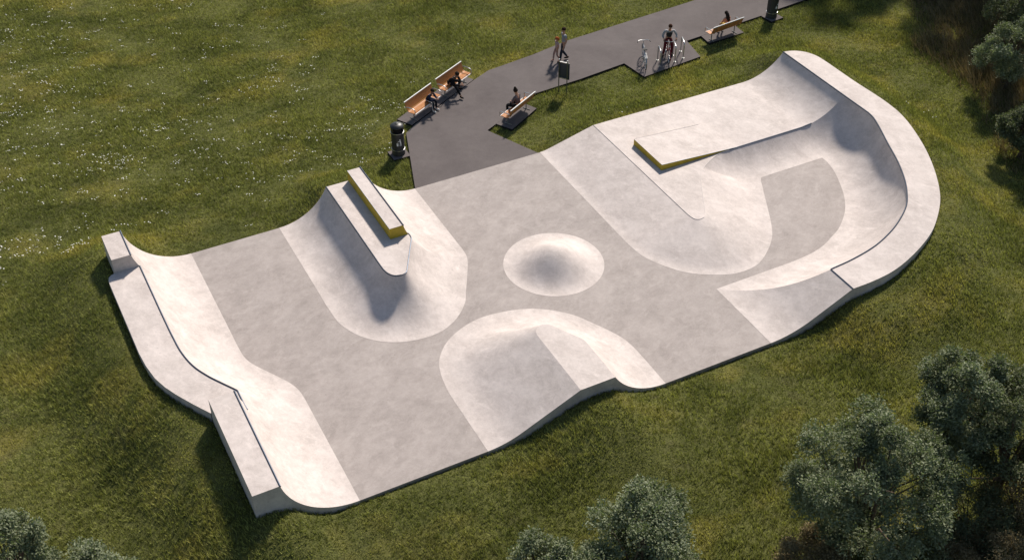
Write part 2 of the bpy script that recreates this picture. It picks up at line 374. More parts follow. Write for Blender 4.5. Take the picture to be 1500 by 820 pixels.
for a, c2 in (((u0+e,v0+e,zh-e),(u1,v0+e,.6)), ((u0+e,v1-e,zh-e),(u0+e,v0+e,zh-e)), ((u1,v1-e,.6),(u0+e,v1-e,zh-e))):
    g.add([P(*a), P(*c2), P(c2[0],c2[1],.59), P(a[0],a[1],.59)], [(0,1,2,3)])
W(g.build('ledge', M_YEL, T, False))
W(coping([P(u0,v0,zh),P(u1-.1,v0,.61)], T, r=.014, m=M_CHROME)); W(coping([P(u0,v0,zh),P(u0,v1,zh),P(u1-.6,v1,.65)], T, r=.009, m=M_TRIM))

# ------------------------------------------------------------------ big curved bowl wall with deck
T = thing('bowl_corner', 'tall curved bowl wall wrapping the right end with a wide pale deck', 'ramp', P(31, 31, 0))
def base(v): return 0.004 if v <= 31.88 else (.6 if v >= 33.47 else .004+prof(1.59, .596, 9, v-31.88))
def arow(v):
    z0 = base(v); L, h = 2.10, 1.61-z0; Rf = (2.1**2+1.606**2)/(2*1.606); a = math.asin(2.1/Rf)
    return [P(31.2+s, v, z0+prof(L, h, 9, s)) for s in [Rf*math.sin(a*k/NS) for k in range(NS+1)]]
va = [31.88+1.59*k/18 for k in range(19)]; vb3 = [33.47+(VB-33.47)*k/24 for k in range(25)]
rb = [arow(v) for v in vb3]; W(patch('transition', rb, T))
bp = [(33.3,31.88,31.2,31.88,1.61),(33.23,31.5,31.17,31.5,1.61),(33.0,30.9,31.03,30.93,1.61),(32.5,29.77,30.65,30.05,1.59),(31.95,28.48,30.15,29.15,1.56),(31.42,27.5,29.6,28.45,1.53),(30.97,26.85,29.1,28.0,1.5),(30.38,26.2,28.6,27.63,1.46),(29.48,25.6,28.0,27.33,1.4),(28.73,25.25,27.45,27.08,1.34),(27.8,24.95,26.8,26.91,1.28),(26.7,24.79,26.2,26.84,1.21),(25.66,24.73,25.66,26.81,1.17)]
br = [row(q[:2], q[2:4], q[4], 9) for q in catmull([q+(9,) for q in bp])]
W(patch('transition', [arow(v) for v in va[::-1]]+br[1:], T))
op = [(33.31,VB,1.61),(33.55,37.68,1.61),(33.9,37.53,1.61),(34.22,37.22,1.61),(34.42,36.75,1.61),(34.47,36.2,1.61),(34.48,34.27,1.61),(34.55,32.3,1.61),(34.45,31.2,1.61),(34.1,30.0,1.6),(33.45,28.45,1.56),(32.65,27.05,1.52),(31.88,26.0,1.46),(31.09,25.25,1.4),(30.2,24.6,1.34),(28.87,23.98,1.28),(27.58,23.6,1.22),(26.55,23.5,1.19),(25.66,VF,1.17)]
def smooth2(pts, n):
    A = catmull([(a, b2, 0, 0, z) for a, b2, z in pts], .08)[:, [0,1,4]]
    d = np.r_[0, np.cumsum(np.linalg.norm(np.diff(A[:, :2], axis=0), axis=1))]; t = np.linspace(0, d[-1], n)
    return np.stack([np.interp(t, d, A[:, i]) for i in range(3)], 1)
inn = [rb[-1-i][-1] for i in range(len(rb))]+[arow(v)[-1] for v in va[::-1][1:]]+[r[-1] for r in br[1:]]
inn = np.array(inn); d = np.r_[0, np.cumsum(np.linalg.norm(np.diff(inn[:, :2], axis=0), axis=1))]; NT_ = 150
t = np.linspace(0, d[-1], NT_); inn2 = np.stack([np.interp(t, d, inn[:, i]) for i in range(3)], 1)
ou = smooth2(op, NT_); ouw = [P(*q) for q in ou]
W(patch('deck', [[tuple(inn2[i]), ouw[i]] for i in range(NT_)], T))
w = MB(); skirt(w, ouw, -.3)
# west-facing bank and north-facing end of the bowl, meeting at a ridge
def bz(u): return .004+prof(3.36, 1.166, 4., u-22.3)
Rq = (2.08**2+1.166**2)/(2*1.166)
cols = [22.3+3.36*k/44 for k in range(45)]; wr, nr = [], []
for u in cols:
    z = bz(u); s = math.sqrt(max(0, Rq*Rq-(Rq-(z-.004))**2)); vr = 26.81-s
    wr.append([P(u, VF+(vr-VF)*k/10, z) for k in range(11)])
    nr.append([P(u, vr+s*k/16, .004+Rq-math.sqrt(max(0, Rq*Rq-(s*(1-k/16))**2))) for k in range(17)])
W(patch('bank', wr, T)); W(patch('transition', nr, T))
skirt(w, [r[0] for r in wr], -.5); skirt(w, rb[-1], -.5)
W(w.build('side_wall', M_LIGHT, T, True, 30))
W(coping([tuple(p+np.array((0,0,.005))) for p in inn2], T)); W(coping([P(25.66,24.73,1.174), P(25.66,VF,1.174)], T, r=.02))

# ------------------------------------------------------------------ ground
PER = [(3.85,23.51,.95),(4.39,23.51,.94),(4.95,23.51,.75),(5.33,23.51,.38),(5.65,23.51,.15),(6.15,23.51,-.07),(6.97,23.51,-.1),(11.28,23.51,-.12),(12.04,23.51,-.09),(12.77,23.51,.03),(13.39,23.51,.27),(13.89,23.51,.45),(14.38,23.51,.62),(14.88,23.51,.73),(15.4,23.51,.75),(15.9,23.51,.66),(16.45,23.51,.33),(17.15,23.51,.0),(17.97,23.51,-.12),(22.35,23.51,-.14),(23.23,23.51,-.12),(24.01,23.51,.01),(24.65,23.51,.26),(25.19,23.51,.52),(25.66,23.51,.69),
 (26.55,23.49,.78),(27.58,23.6,.86),(28.87,23.98,.98),(30.2,24.6,1.1),(31.09,25.25,1.2),(31.88,26.0,1.3),(32.65,27.05,1.38),(33.45,28.45,1.45),(34.1,30.0,1.5),(34.55,32.2,1.52),(34.48,34.3,1.52),(34.42,36.8,1.5),(34.2,37.3,1.45),(33.7,37.65,1.4),(33.31,37.71,1.3),
 (32.6,37.71,.7),(31.8,37.71,.48),(31.2,37.71,.45),(23.6,37.71,.42),(22.6,37.71,.2),(21.7,37.71,0.),(20.85,37.71,-.1),(15.05,37.71,-.1),(14.2,37.71,-.02),(13.6,37.71,.3),(13.05,37.71,.8),(12.8,37.71,1.0),(11.35,37.71,.95),(10.8,37.71,.4),(10.2,37.71,.1),(9.28,37.71,-.1),(5.78,37.71,-.1),(5.0,37.71,.0),(4.3,37.71,.33),(3.6,37.71,.9),(2.8,37.71,1.0),
 (2.8,36.15,1.0),(2.5,35.8,1.0),(2.52,33,1.0),(2.53,31.6,1.0),(2.66,30.3,1.0),(3.0,29.3,1.0),(3.8,27.9,1.0),(3.85,27.85,1.0)]
PERW = np.array([P(*q) for q in PER])
def poly_in(x, y, poly):
    ins = np.zeros(x.shape, bool); n = len(poly)
    for i in range(n):
        x0, y0 = poly[i][:2]; x1, y1 = poly[(i+1) % n][:2]
        c = ((y0 > y) != (y1 > y)); xi = x0+(y-y0)*(x1-x0)/((y1-y0) if abs(y1-y0) > 1e-9 else 1e-9)
        ins ^= c & (x < xi)
    return ins
def seg_dist(x, y, poly, vals=None):
    best = np.full(x.shape, 1e9); g = np.zeros(x.shape); n = len(poly)
    for i in range(n):
        x0, y0 = poly[i][:2]; x1, y1 = poly[(i+1) % n][:2]; dx, dy = x1-x0, y1-y0
        t = np.clip(((x-x0)*dx+(y-y0)*dy)/max(dx*dx+dy*dy, 1e-12), 0, 1); dd = np.hypot(x-x0-t*dx, y-y0-t*dy)
        m = dd < best; best = np.where(m, dd, best)
        if vals is not None: g = np.where(m, vals[i]+(vals[(i+1) % n]-vals[i])*t, g)
    return best, g
# asphalt path outline (plan points measured along the park axes)
q = lambda px, py: tuple(at(px, py)[:2])
PATH = [P(15.07,VB+.002)[:2], q(595,195), q(608,182), q(694,117.5), q(715,103.5), q(780,80.4), q(830,60), q(1015,1.4), (16.2,61.6), (40,77.0), (42,74.6), (15.5,57.46), (12.95,55.8), (12.56,55.45), q(1006,60), q(1026,83), q(944,112.6), q(914.4,93), q(850,116), q(784,137), q(728,180.5), q(714,191), P(20.75,VB+.002)[:2]]
BD1 = Vector((math.cos(math.radians(56.5)), math.sin(math.radians(56.5)))); BD4 = Vector((math.cos(math.radians(34.1)), math.sin(math.radians(34.1))))
def pad(c, d, l, w2): n = Vector((-d.y, d.x)); c = Vector(c); return [tuple(c+d*l*sx+n*w2*sy) for sx, sy in ((-1,-1),(1,-1),(1,1),(-1,1))]
PADS = [pad((-3.42,47.42), BD1, 2.35, .42), [(-.70,45.33),(.01,44.88),(1.10,46.62),(.42,47.14)], [(9.25,53.32),(9.56,52.60),(11.39,53.68),(11.05,54.45)], pad((-4.78,42.98), Vector((CU,SU)), .38, .36), pad((13.05,55.35), BD4, .40, .40)]
ALLP = [PATH]+PADS
def terrain(x, y):
    u, v = x*CU+y*SU, -x*SU+y*CU
    ins = poly_in(x, y, PERW); d, g = seg_dist(x, y, PERW, [q_[2] for q_ in PER])
    b0 = -.13+.05*np.sin(x*.31+1)*np.cos(y*.27)
    far = np.clip((x-21)/14, 0, 1)*np.clip((y-32)/12, 0, 1); b0 = b0+1.3*far*far*(3-2*far)
    b0 = b0-.5*np.clip((33-y)/14, 0, 1)**2*1.2
    s = np.clip(1-d/3.6, 0, 1); s = s*s*(3-2*s)
    z = b0+(g-b0)*s
    for pl in ALLP:
        i2 = poly_in(x, y, pl); d2, _ = seg_dist(x, y, pl); w_ = np.where(i2, 1., np.clip(1-(d2-.15)/1.3, 0, 1)); z = z*(1-w_)+(-.11)*w_
    # inside the park the ground drops away under the concrete
    zi = np.maximum(g-.02-2.2*d, -.45); z = np.where(ins, np.minimum(zi, g), z)
    return z, ins, d
fx = np.r_[-600,-300,-150,-90,-60,-45,-36,np.arange(-30, 30.01, .2),36,45,60,90,150,300,600]
fy = np.r_[-300,-100,-30,0,10,np.arange(17, 62.01, .2),66,72,80,95,120,180,300,700,1500]
X, Y = np.meshgrid(fx, fy); Z, ins, _ = terrain(X, Y)
Z = np.where((X > -29) & (X < 29) & (Y > 18) & (Y < 61), Z, np.where(np.abs(X)+np.abs(Y-35) > 80, -.3, Z))
def npmesh(name, V, tris, m, loops=3, attr=None, smooth=False):
    me = bpy.data.meshes.new(name); nv, nf = len(V), len(tris)
    me.vertices.add(nv); me.vertices.foreach_set('co', np.ascontiguousarray(V, np.float32).ravel())
    me.loops.add(nf*loops); me.loops.foreach_set('vertex_index', np.ascontiguousarray(tris, np.int32).ravel())
    me.polygons.add(nf); me.polygons.foreach_set('loop_start', np.arange(0, nf*loops, loops, dtype=np.int32))
    me.update(calc_edges=True)
    if smooth: me.polygons.foreach_set('use_smooth', np.ones(nf, bool))
    if attr is not None:
        a = me.attributes.new('rnd', 'FLOAT', 'POINT'); a.data.foreach_set('value', np.ascontiguousarray(attr, np.float32))
    me.materials.append(m); return bpy.data.objects.new(name, me)
ny, nx = X.shape; idx = np.arange(nx*ny).reshape(ny, nx)
quads = np.stack([idx[:-1,:-1], idx[:-1,1:], idx[1:,1:], idx[1:,:-1]], -1).reshape(-1, 4)
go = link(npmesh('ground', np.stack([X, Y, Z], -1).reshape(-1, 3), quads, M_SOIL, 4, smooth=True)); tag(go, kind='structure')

def slab(name, pts, ztop, zb, m, me_):
    c = [(x, y, ztop) for x, y in pts]; o = cap(name, c, m, None); o.data.materials.append(me_)
    bm = bmesh.new(); bm.from_mesh(o.data); n = len(c)
    vs = [bm.verts.new(p) for p in c]+[bm.verts.new((p[0], p[1], zb)) for p in c]
    for i in range(n):
        j = (i+1) % n; f = bm.faces.new((vs[i], vs[j], vs[n+j], vs[n+i])); f.material_index = 1
    bmesh.ops.recalc_face_normals(bm, faces=bm.faces[:])
    for f in bm.faces:
        if f.material_index == 0 and f.normal.z < 0: f.normal_flip()
    bm.to_mesh(o.data); bm.free(); tag(o, kind='structure'); return o
slab('path', PATH, -.003, -.35, M_ASPH, M_EDGE)
for pl in PADS: slab('pavement', pl, -.008, -.35, M_ASPH, M_EDGE)

# ------------------------------------------------------------------ grass blades, daisies
def in_view(x, y, mg=1.5):
    c, n = math.cos(TH), math.sin(TH); dep = y*c+H*n; px = 750+F*x/dep; py = 410-F*(y*n-H*c)/dep
    m = mg*32; return (px > -m) & (px < 1500+m) & (py > -m) & (py < 820+m)
def blades(n, h0, h1, wd, keep=None):
    x = rng.uniform(-31, 31, n); y = rng.uniform(18, 66, n)
    k = in_view(x, y, 4.0); x, y = x[k], y[k]
    z, ins, d = terrain(x, y); k = ~ins & (d > .012)
    for pl in ALLP:
        i2 = poly_in(x, y, pl); k &= ~i2
        d2, _ = seg_dist(x, y, pl); k &= (d2 > .05)
    if keep is not None: k &= keep(x, y)
    x, y, z, d = x[k], y[k], z[k], d[k]
    nb = 3; N = len(x)*nb
    x, y, z, d = [np.repeat(a, nb) for a in (x, y, z, d)]
    x = x+rng.normal(0, .03, N); y = y+rng.normal(0, .03, N)
    a = rng.uniform(0, 2*PI, N); h = rng.uniform(h0, h1, N)*(1+.5*np.sin(x*.9+np.sin(y*1.3))*np.sin(y*.8))*np.clip(.65+d*.7, .65, 1); w_ = rng.uniform(.6, 1.2, N)*wd
    la = rng.normal(2.6, 1.0, N); ll = rng.uniform(.3, 1.1, N)*h
    V = np.empty((N, 3, 3)); V[:, 0] = np.stack([x-np.cos(a)*w_, y-np.sin(a)*w_, z-.02], 1); V[:, 1] = np.stack([x+np.cos(a)*w_, y+np.sin(a)*w_, z-.02], 1)
    V[:, 2] = np.stack([x+np.cos(la)*ll, y+np.sin(la)*ll, z+h], 1)
    return V.reshape(-1, 3), np.arange(N*3).reshape(-1, 3), np.repeat(rng.uniform(0, 1, N), 3)
V, Tt, R_ = blades(760000, .06, .125, .014)
tag(link(npmesh('grass', V, Tt, M_BLADE, 3, R_)), 'short green and yellowish meadow grass around the skatepark', 'grass', kind='stuff')
def tallgrass():
    def keep(x, y):
        s = x-(20.0+(57-y)*.10); return (s+.8*np.sin(y*.7)*np.cos(x*.5) > rng.uniform(-.6, 1.2, len(x))) & (y > 38)
    return blades(300000, .2, .5, .02, keep)
V, Tt, R_ = tallgrass()
tag(link(npmesh('long_grass', V, Tt, M_BROWN, 3, R_)), 'tall brownish rough grass on the shaded bank in the top right corner', 'long grass', kind='stuff')
# daisies: loose drifts over the meadow behind the park
cl = []
def spray(cx, cy):
    n = int(rng.integers(2, 6)); return [(cx+a, cy+b2) for a, b2 in rng.normal(0, 1, (n, 2))*np.array([.13, .06])]
for _ in range(125):
    cx, cy = rng.uniform(-28, -2), rng.uniform(36, 59); u, v = toUV(cx, cy)
    left = np.clip((-cx-2)/14, .12, 1)
    if v < 40 or rng.uniform() > left: continue
    r = rng.uniform(.5, 1.5)
    for a, b2 in rng.normal(0, r, (int(rng.integers(4, 17)), 2)):
        a *= 1.7; b2 *= .7; cl += spray(cx+a*CU-b2*SU, cy+a*SU+b2*CU)
for _ in range(150): cl += spray(rng.uniform(-27, -9), rng.uniform(38, 58))
for cx, cy, n, r in ((18.2,46.3,7,.6),(4.4,45.6,6,.4)):
    cl += [(cx+a, cy+b2) for a, b2 in rng.normal(0, r, (n, 2))]
cl = np.array(cl); z, ins, d = terrain(cl[:, 0], cl[:, 1]); ok = ~ins & (d > .4)
for pl in ALLP: ok &= ~poly_in(cl[:, 0], cl[:, 1], pl)
cl, z = cl[ok], z[ok]; Vf, Ff = [], []
for (x, y), zz in zip(cl, z):
    r = random.uniform(.020, .036); a0 = random.uniform(0, 6); tx, ty = random.uniform(-.5, .5), random.uniform(-.6, .2); b0 = len(Vf); zt = zz+random.uniform(.08, .13)
    for k in range(8):
        rr = r*(1 if k % 2 else .55); a = a0+k*PI/4; ddx, ddy = rr*math.cos(a), rr*math.sin(a); Vf.append((x+ddx, y+ddy, zt+ddx*tx+ddy*ty))
    Ff.append(tuple(range(b0, b0+8)))
tag(mesh('daisies', Vf, Ff, mat('daisy_white', (.75,.75,.70), .8)), 'small white daisies scattered in drifts over the meadow', 'flowers', kind='stuff')

# ------------------------------------------------------------------ trees and shrubs
def tree(name, label, cat, x, y, height, rad, n, seed, leaf=.085, m=None, trunk=.13, low=.22, squash=1.0, group=None, clump=(.16,.30)):
    z = float(terrain(np.array([x]), np.array([y]))[0][0]); r = np.random.default_rng(seed)
    T = thing(name, label, cat, (x, y, z), 0, group)
    cz = height*(low+1)/2; hz = height*(1-low)/2
    NC = 42; cen = []
    while len(cen) < NC:
        p = r.normal(size=3); p /= np.linalg.norm(p); p *= r.uniform(.45, .92)**.7
        if p[2] < -.75: continue
        cen.append((p[0]*rad, p[1]*rad*squash, cz+p[2]*hz*.92))
    cen = np.array(cen); cr = r.uniform(*clump, NC)*rad
    b = MB(); th = height*max(low, .12)
    b.tube([(0,0,-.2),(.02,.01,th*.5),(.05,-.03,th)], [trunk*1.35, trunk, trunk*.85], 10)
    for i in range(NC):
        c_ = Vector(cen[i]); s0 = Vector((.05,-.03,th*r.uniform(.8, 1.0))); mid_ = s0.lerp(c_, .5)+Vector(r.normal(0, .12*rad, 3)); mid_.z += .06*height*r.uniform(-.5, 1)
        b.tube([s0, mid_, c_], [trunk*.42, trunk*.24, trunk*.07], 5)
        for _ in range(3):
            e_ = c_+Vector(r.normal(0, 1, 3)).normalized()*float(cr[i])*.9; b.tube([mid_.lerp(c_, .7), e_], [trunk*.12, trunk*.03], 4)
    b.build('trunk', M_BARK, T)
    # leaves gathered in sprays inside each clump
    ns = n//14; ci = r.integers(0, NC, ns); dirs = r.normal(size=(ns, 3)); dirs /= np.linalg.norm(dirs, axis=1)[:, None]
    dirs[:, 2] = np.where(dirs[:, 2] < -.3, -dirs[:, 2]*.5, dirs[:, 2])
    sp = cen[ci]+dirs*(cr[ci]*r.uniform(.45, 1.08, ns))[:, None]*np.array([1,1,.85])
    N = ns*14; pos = np.repeat(sp, 14, 0)+r.normal(0, .075, (N, 3)); pos[:, 2] = np.maximum(pos[:, 2], .05)
    ax = np.repeat(dirs, 14, 0)+r.normal(0, .7, (N, 3)); ax /= np.linalg.norm(ax, axis=1)[:, None]
    nr_ = r.normal(0, .8, (N, 3))+np.array([0,0,1.]); sd = np.cross(ax, nr_); sd /= np.maximum(np.linalg.norm(sd, axis=1), 1e-6)[:, None]
    ln = (r.uniform(.7, 1.3, N)*leaf)[:, None]; wd = ln*.27
    V = np.stack([pos-ax*ln*.5, pos+sd*wd, pos+ax*ln*.5, pos-sd*wd], 1).reshape(-1, 3); Fq = np.arange(N*4).reshape(-1, 4)
    tone = np.clip(np.repeat(r.uniform(0, .75, NC)[ci]*.55+r.uniform(0, .35, ns), 14)+r.uniform(0, .3, N), 0, 1)
    link(npmesh('crown', V, Fq, m or M_LEAF, 4, np.repeat(tone, 4)), T); return T
def pxy(px, py, z): p = at(px, py, z); return p.x, p.y
Gt = 'trees along the lower edge of the meadow'
x, y = pxy(1292, 688, 2.9); tree('tree', 'broad silvery green tree, the largest one standing clear in the lower right', 'tree', x, y, 5.2, 2.3, 66000, 3, trunk=.13, low=.10, group=Gt)
x, y = pxy(1418, 585, 3.4); tree('tree', 'taller upright tree behind the broad one, with its forked trunk showing over grass', 'tree', x, y, 5.6, 1.55, 40000, 5, trunk=.12, low=.30, squash=.9, group=Gt)
x, y = pxy(1500, 610, 3.2); tree('tree', 'darker tree cut off by the right edge of the picture', 'tree', x, y, 5.4, 1.9, 36000, 8, m=M_LEAF2, low=.2, group=Gt)
x, y = pxy(940, 788, 2.3); tree('tree', 'rounded silvery tree at the bottom edge, right of the middle', 'tree', x, y, 4.3, 1.85, 44000, 12, low=.18, group=Gt)
x, y = pxy(792, 828, 1.9); tree('tree', 'small rounded treetop just poking in at the bottom middle', 'tree', x, y, 3.4, 1.2, 20000, 14, low=.18, group=Gt)
x, y = pxy(0, 800, 2.2); tree('tree', 'silvery tree in the bottom left corner of the meadow', 'tree', x, y, 4.2, 1.3, 24000, 16, low=.18, group=Gt)
x, y = pxy(133, 846, 1.6); tree('tree', 'low spreading treetop at the bottom edge beside the corner tree', 'tree', x, y, 3.0, 1.35, 20000, 18, low=.15, group=Gt)
Gb = 'rough shrubs filling the lower right corner'
for i, (px, py, zc, hh, rr, mm, lb) in enumerate(((1195,812,.5,1.2,1.25,M_BROWN,'low brown shrub left of the broad tree at the bottom edge'),(1425,745,.8,1.9,1.5,M_LEAF2,'dark green shrub under the forked tree'),
        (1500,735,.8,2.1,1.5,M_BROWN,'brownish shrub against the right edge below the dark tree'),(1350,822,.7,1.7,1.3,M_LEAF2,'dark shrub in front of the broad tree at the bottom edge'),(1460,815,.8,1.9,1.4,M_BROWN,'brownish dark shrub in the very bottom right corner'))):
    x, y = pxy(px, py, zc); tree('shrub', lb, 'shrub', x, y, hh, rr, 16000, 30+i, leaf=.07, m=mm, trunk=.05, low=.0, group=Gb)
Gu = 'trees and shrubs in the top right corner'
for i, (px, py, zc, hh, rr, mm, lb) in enumerate(((1490,68,2.2,3.8,1.8,M_LEAF,'silvery bush at the right edge near the top corner'),(1500,-8,2.5,4.2,2.0,M_LEAF2,'dark bush in the very top right corner'),
        (1508,180,1.6,2.6,1.3,M_LEAF2,'small dark bush at the right edge below the silvery one'))):
    x, y = pxy(px, py, zc); tree('bush', lb, 'bush', x, y, hh, rr, 24000, 50+i, leaf=.09, m=mm, trunk=.08, low=.08, group=Gu)
for i, (x, y, hh, rr) in enumerate(((19.6,64.5,9.0,2.9),(24.8,61.5,9.5,3.3),(30.2,55.5,9.5,3.4),(28.4,47.5,8.5,2.6))):
    tree('dark_tree', ('tall dark tree beyond the top edge above the rough bank','tall dark tree beyond the top right corner','tall dark tree beyond the right edge near the top','medium dark tree beyond the right edge beside the bowl')[i], 'tree', x, y, hh, rr, 26000, 70+i, leaf=.2, m=M_LEAF2, trunk=.25, low=.2, group='tall trees outside the upper right')

# ------------------------------------------------------------------ benches
def rot_of(d): return math.atan2(d.y, d.x)-0.
def bench(bl, br_, label, flip):
    a, b2 = Vector(bl), Vector(br_); dv = (b2-a).normalized(); f = Vector((dv.y, -dv.x)) if not flip else Vector((-dv.y, dv.x))
    c = (a+b2)/2+f*.27; rz = math.atan2(f.y, f.x)-PI/2
    T = thing('park_bench', label, 'bench', (c.x, c.y, -.003), rz, 'timber and steel benches beside the path')
    HL = .96
    sp = [(.28,.405),(.235,.44),(.17,.44),(.105,.435),(.04,.43),(-.025,.43),(-.085,.445),(-.13,.49)]
    g = MB()
    for (y0, z0), (y1, z1) in zip(sp[:-1], sp[1:]):
        d = Vector((y1-y0, z1-z0)); n_ = Vector((-d.y, d.x)).normalized()*.013; d2 = d*.06
        q4 = [(y0+d2.x, z0+d2.y), (y1-d2.x, z1-d2.y)]
        vs = [(sx*HL, yy+s*n_.x, zz+s*n_.y) for sx in (-1, 1) for yy, zz in q4 for s in (-1, 1)]
        g.add(vs, [(0,1,3,2),(4,6,7,5),(0,4,5,1),(2,3,7,6),(1,5,7,3),(0,2,6,4)])
    g.build('seat', M_WOOD, T, False)
    bp2 = [(-.14,.50),(-.18,.60),(-.215,.70),(-.24,.775),(-.26,.845)]; g = MB()
    for (y0, z0), (y1, z1) in zip(bp2[:-1], bp2[1:]):
        d = Vector((y1-y0, z1-z0)); n_ = Vector((-d.y, d.x)).normalized()*.013; d2 = d*.04; q4 = [(y0+d2.x, z0+d2.y), (y1-d2.x, z1-d2.y)]
        vs = [(sx*HL, yy+s*n_.x, zz+s*n_.y) for sx in (-1, 1) for yy, zz in q4 for s in (-1, 1)]
        g.add(vs, [(0,1,3,2),(4,6,7,5),(0,4,5,1),(2,3,7,6),(1,5,7,3),(0,2,6,4)])
    g.build('backrest', M_WOOD, T, False)
    MB().tube([(-HL-.02,-.268,.862),(HL+.02,-.268,.862)], .026, 8).build('top_rail', M_WHITE, T)
    MB().tube([(-HL,.292,.415),(HL,.292,.415)], .02, 8).build('front_rail', M_WHITE, T)
    for s in (-1, 1):
        x = s*(HL+.005)
        MB().tube([(x,-.2,.63),(x,-.1,.665),(x,.1,.665),(x,.25,.655),(x,.30,.61),(x,.30,.43)], .02, 8).build('armrest', M_CHROME, T)
        x = s*.74
        MB().tube([(x,.2,.42),(x,.06,.40),(x,-.1,.41),(x,-.19,.58),(x,-.255,.82)], .016, 8).tube([(x,.05,.41),(x,.05,.02)], .024, 8).tube([(x,.2,.012),(x,-.16,.012)], .018, 8).build('leg', M_LEG, T)
    return T, c, f
B1 = bench((-4.71,45.68), (-3.63,47.32), 'slatted bench nearest the litter bin by the park, boy in navy at one end', False)
B2 = bench((-3.43,47.67), (-2.35,49.27), 'slatted bench with a person all in black sitting on it', False)
B3 = bench((-.06,44.96), (1.03,46.6), 'slatted bench on the park side of the path, its back towards the skatepark', True)
B4 = bench((9.65,52.47), (11.3,53.59), 'slatted bench at the top near the far litter bin, long haired woman on it', True)

# ------------------------------------------------------------------ litter bins
def bin_(x, y, z, face, label):
    T = thing('litter_bin', label, 'litter bin', (x, y, z), face, 'round black litter bins')
    R0 = .27
    MB().lathe([(R0+.01,0),(R0+.01,.06),(R0,.08),(R0,1.08),(R0-.005,1.10)], 36).build('body', M_BIN, T)
    # hood with a front opening
    g = MB(); n = 36
    for k in range(n):
        a0, a1 = 2*PI*k/n, 2*PI*(k+1)/n; mid_ = ((a0+a1)/2+PI/2) % (2*PI); mid_ = min(mid_, 2*PI-mid_)
        if mid_ < .95: continue
        g.add([(R0*math.cos(a0),R0*math.sin(a0),1.10),(R0*math.cos(a1),R0*math.sin(a1),1.10),(R0*math.cos(a1),R0*math.sin(a1),1.33),(R0*math.cos(a0),R0*math.sin(a0),1.33)], [(0,1,2,3)])
    g.build('hood', M_BIN, T)
    MB().lathe([(R0-.03,1.099),(R0-.03,1.12),(R0-.06,1.325)], 30).build('opening_shade', M_HOLE, T)  # near-black drum, its colour paints the shade inside the opening
    MB().lathe([(R0+.012,1.33),(R0+.014,1.37),(R0-.03,1.42),(.16,1.455),(.075,1.47),(.07,1.49),(.02,1.5)], 36).build('lid', M_BIN, T)
    for zz in (.26, 1.085):
        MB().lathe([(R0+.004,zz-.014),(R0+.016,zz-.012),(R0+.016,zz+.012),(R0+.004,zz+.014)], 36).build('band', M_CHROME, T)
    # tidy person emblem dropping litter into a basket
    g = MB(); mp = lambda x, z: ((R0+.006)*math.sin(x/R0), -(R0+.006)*math.cos(x/R0), .66+z)
    def pol(pts): g.add([mp(*p) for p in pts], [tuple(range(len(pts)))])
    pol([(.055+.026*math.cos(a*PI/5), .155+.026*math.sin(a*PI/5)) for a in range(10)])
    pol([(.03,.12),(.08,.125),(.10,.02),(.045,.01)]); pol([(.035,.115),(.045,.085),(-.03,.055),(-.045,.075)])
    pol([(.05,.015),(.075,.015),(.055,-.15),(.03,-.15)]); pol([(.075,.015),(.10,.02),(.115,-.15),(.09,-.15)])
    pol([(-.10,-.01),(-.02,-.01),(-.03,-.15),(-.09,-.15)]); pol([(-.06,.035),(-.045,.045),(-.035,.03),(-.05,.02)])
    g.build('litter_emblem', M_WHITE, T, False)
    return T
bin_(-4.80, 43.02, -.008, .25, 'round black litter bin on the left of the path beside the skatepark')
bin_(13.02, 55.38, -.008, .75, 'round black litter bin cut by the top edge, behind the far bench')

# ------------------------------------------------------------------ sign
T = thing('notice_board', 'dark notice board on two olive posts in the grass beside the path', 'sign', (2.30, 48.02, -.12), math.atan2(-.18, .38))
for s in (-1, 1):
    pz = MB().tube([(s*.2,0,-.1),(s*.2,0,1.74)], .023, 10).build('post', M_POST, T)
    MB().ball((s*.2,0,1.75), (.032,.032,.022), 10, 6).build('cap', M_WHITE, pz)
MB().box(-.25,.29,.035,.065,.78,1.62,None,.006).build('panel', M_PANEL, T, True)
MB().box(-.235,.275,.066,.070,.80,1.60).build('notice', mat('notice_paper', (.25,.27,.28), .5), T, False)
for zz in (1.60, .80): MB().box(-.2,.2,.0,.034,zz,zz+.04).build('crossbar', M_CHROME, T, False)

# ------------------------------------------------------------------ cycle stands
for i, ((x0, y0), (x1, y1), lb) in enumerate((((6.89,50.95),(6.95,50.35),'steel hoop cycle stand between the silver and the red bicycle'),((7.66,51.4),(7.70,50.8),'steel hoop cycle stand partly hidden by the red bicycle'),((8.08,51.8),(8.13,51.15),'rightmost steel hoop cycle stand, nothing parked at it'))):
    T = MB(); w2 = math.hypot(x1-x0, y1-y0)/2
    hoop = [(0,-w2,0),(0,-w2,.66)]+[(0,-w2+.1-.1*math.cos(a), .68+.1*math.sin(a)) for a in (.4,.9,1.4)]+[(0,w2-.1+.1*math.cos(a), .68+.1*math.sin(a)) for a in (1.4,.9,.4)]+[(0,w2,.66),(0,w2,0)]
    R0 = thing('cycle_stand', lb, 'bike rack', ((x0+x1)/2,(y0+y1)/2,-.003), math.atan2(y0-y1, x0-x1)-PI/2, 'steel hoop cycle stands')
    T.tube(hoop, .026, 10); T.build('hoop', M_CHROME, R0)
    for s in (-1, 1): MB().lathe([(.06,0),(.06,.008),(.03,.012)], 16, (0,s*w2,0)).build('base_plate', M_LEG, R0)

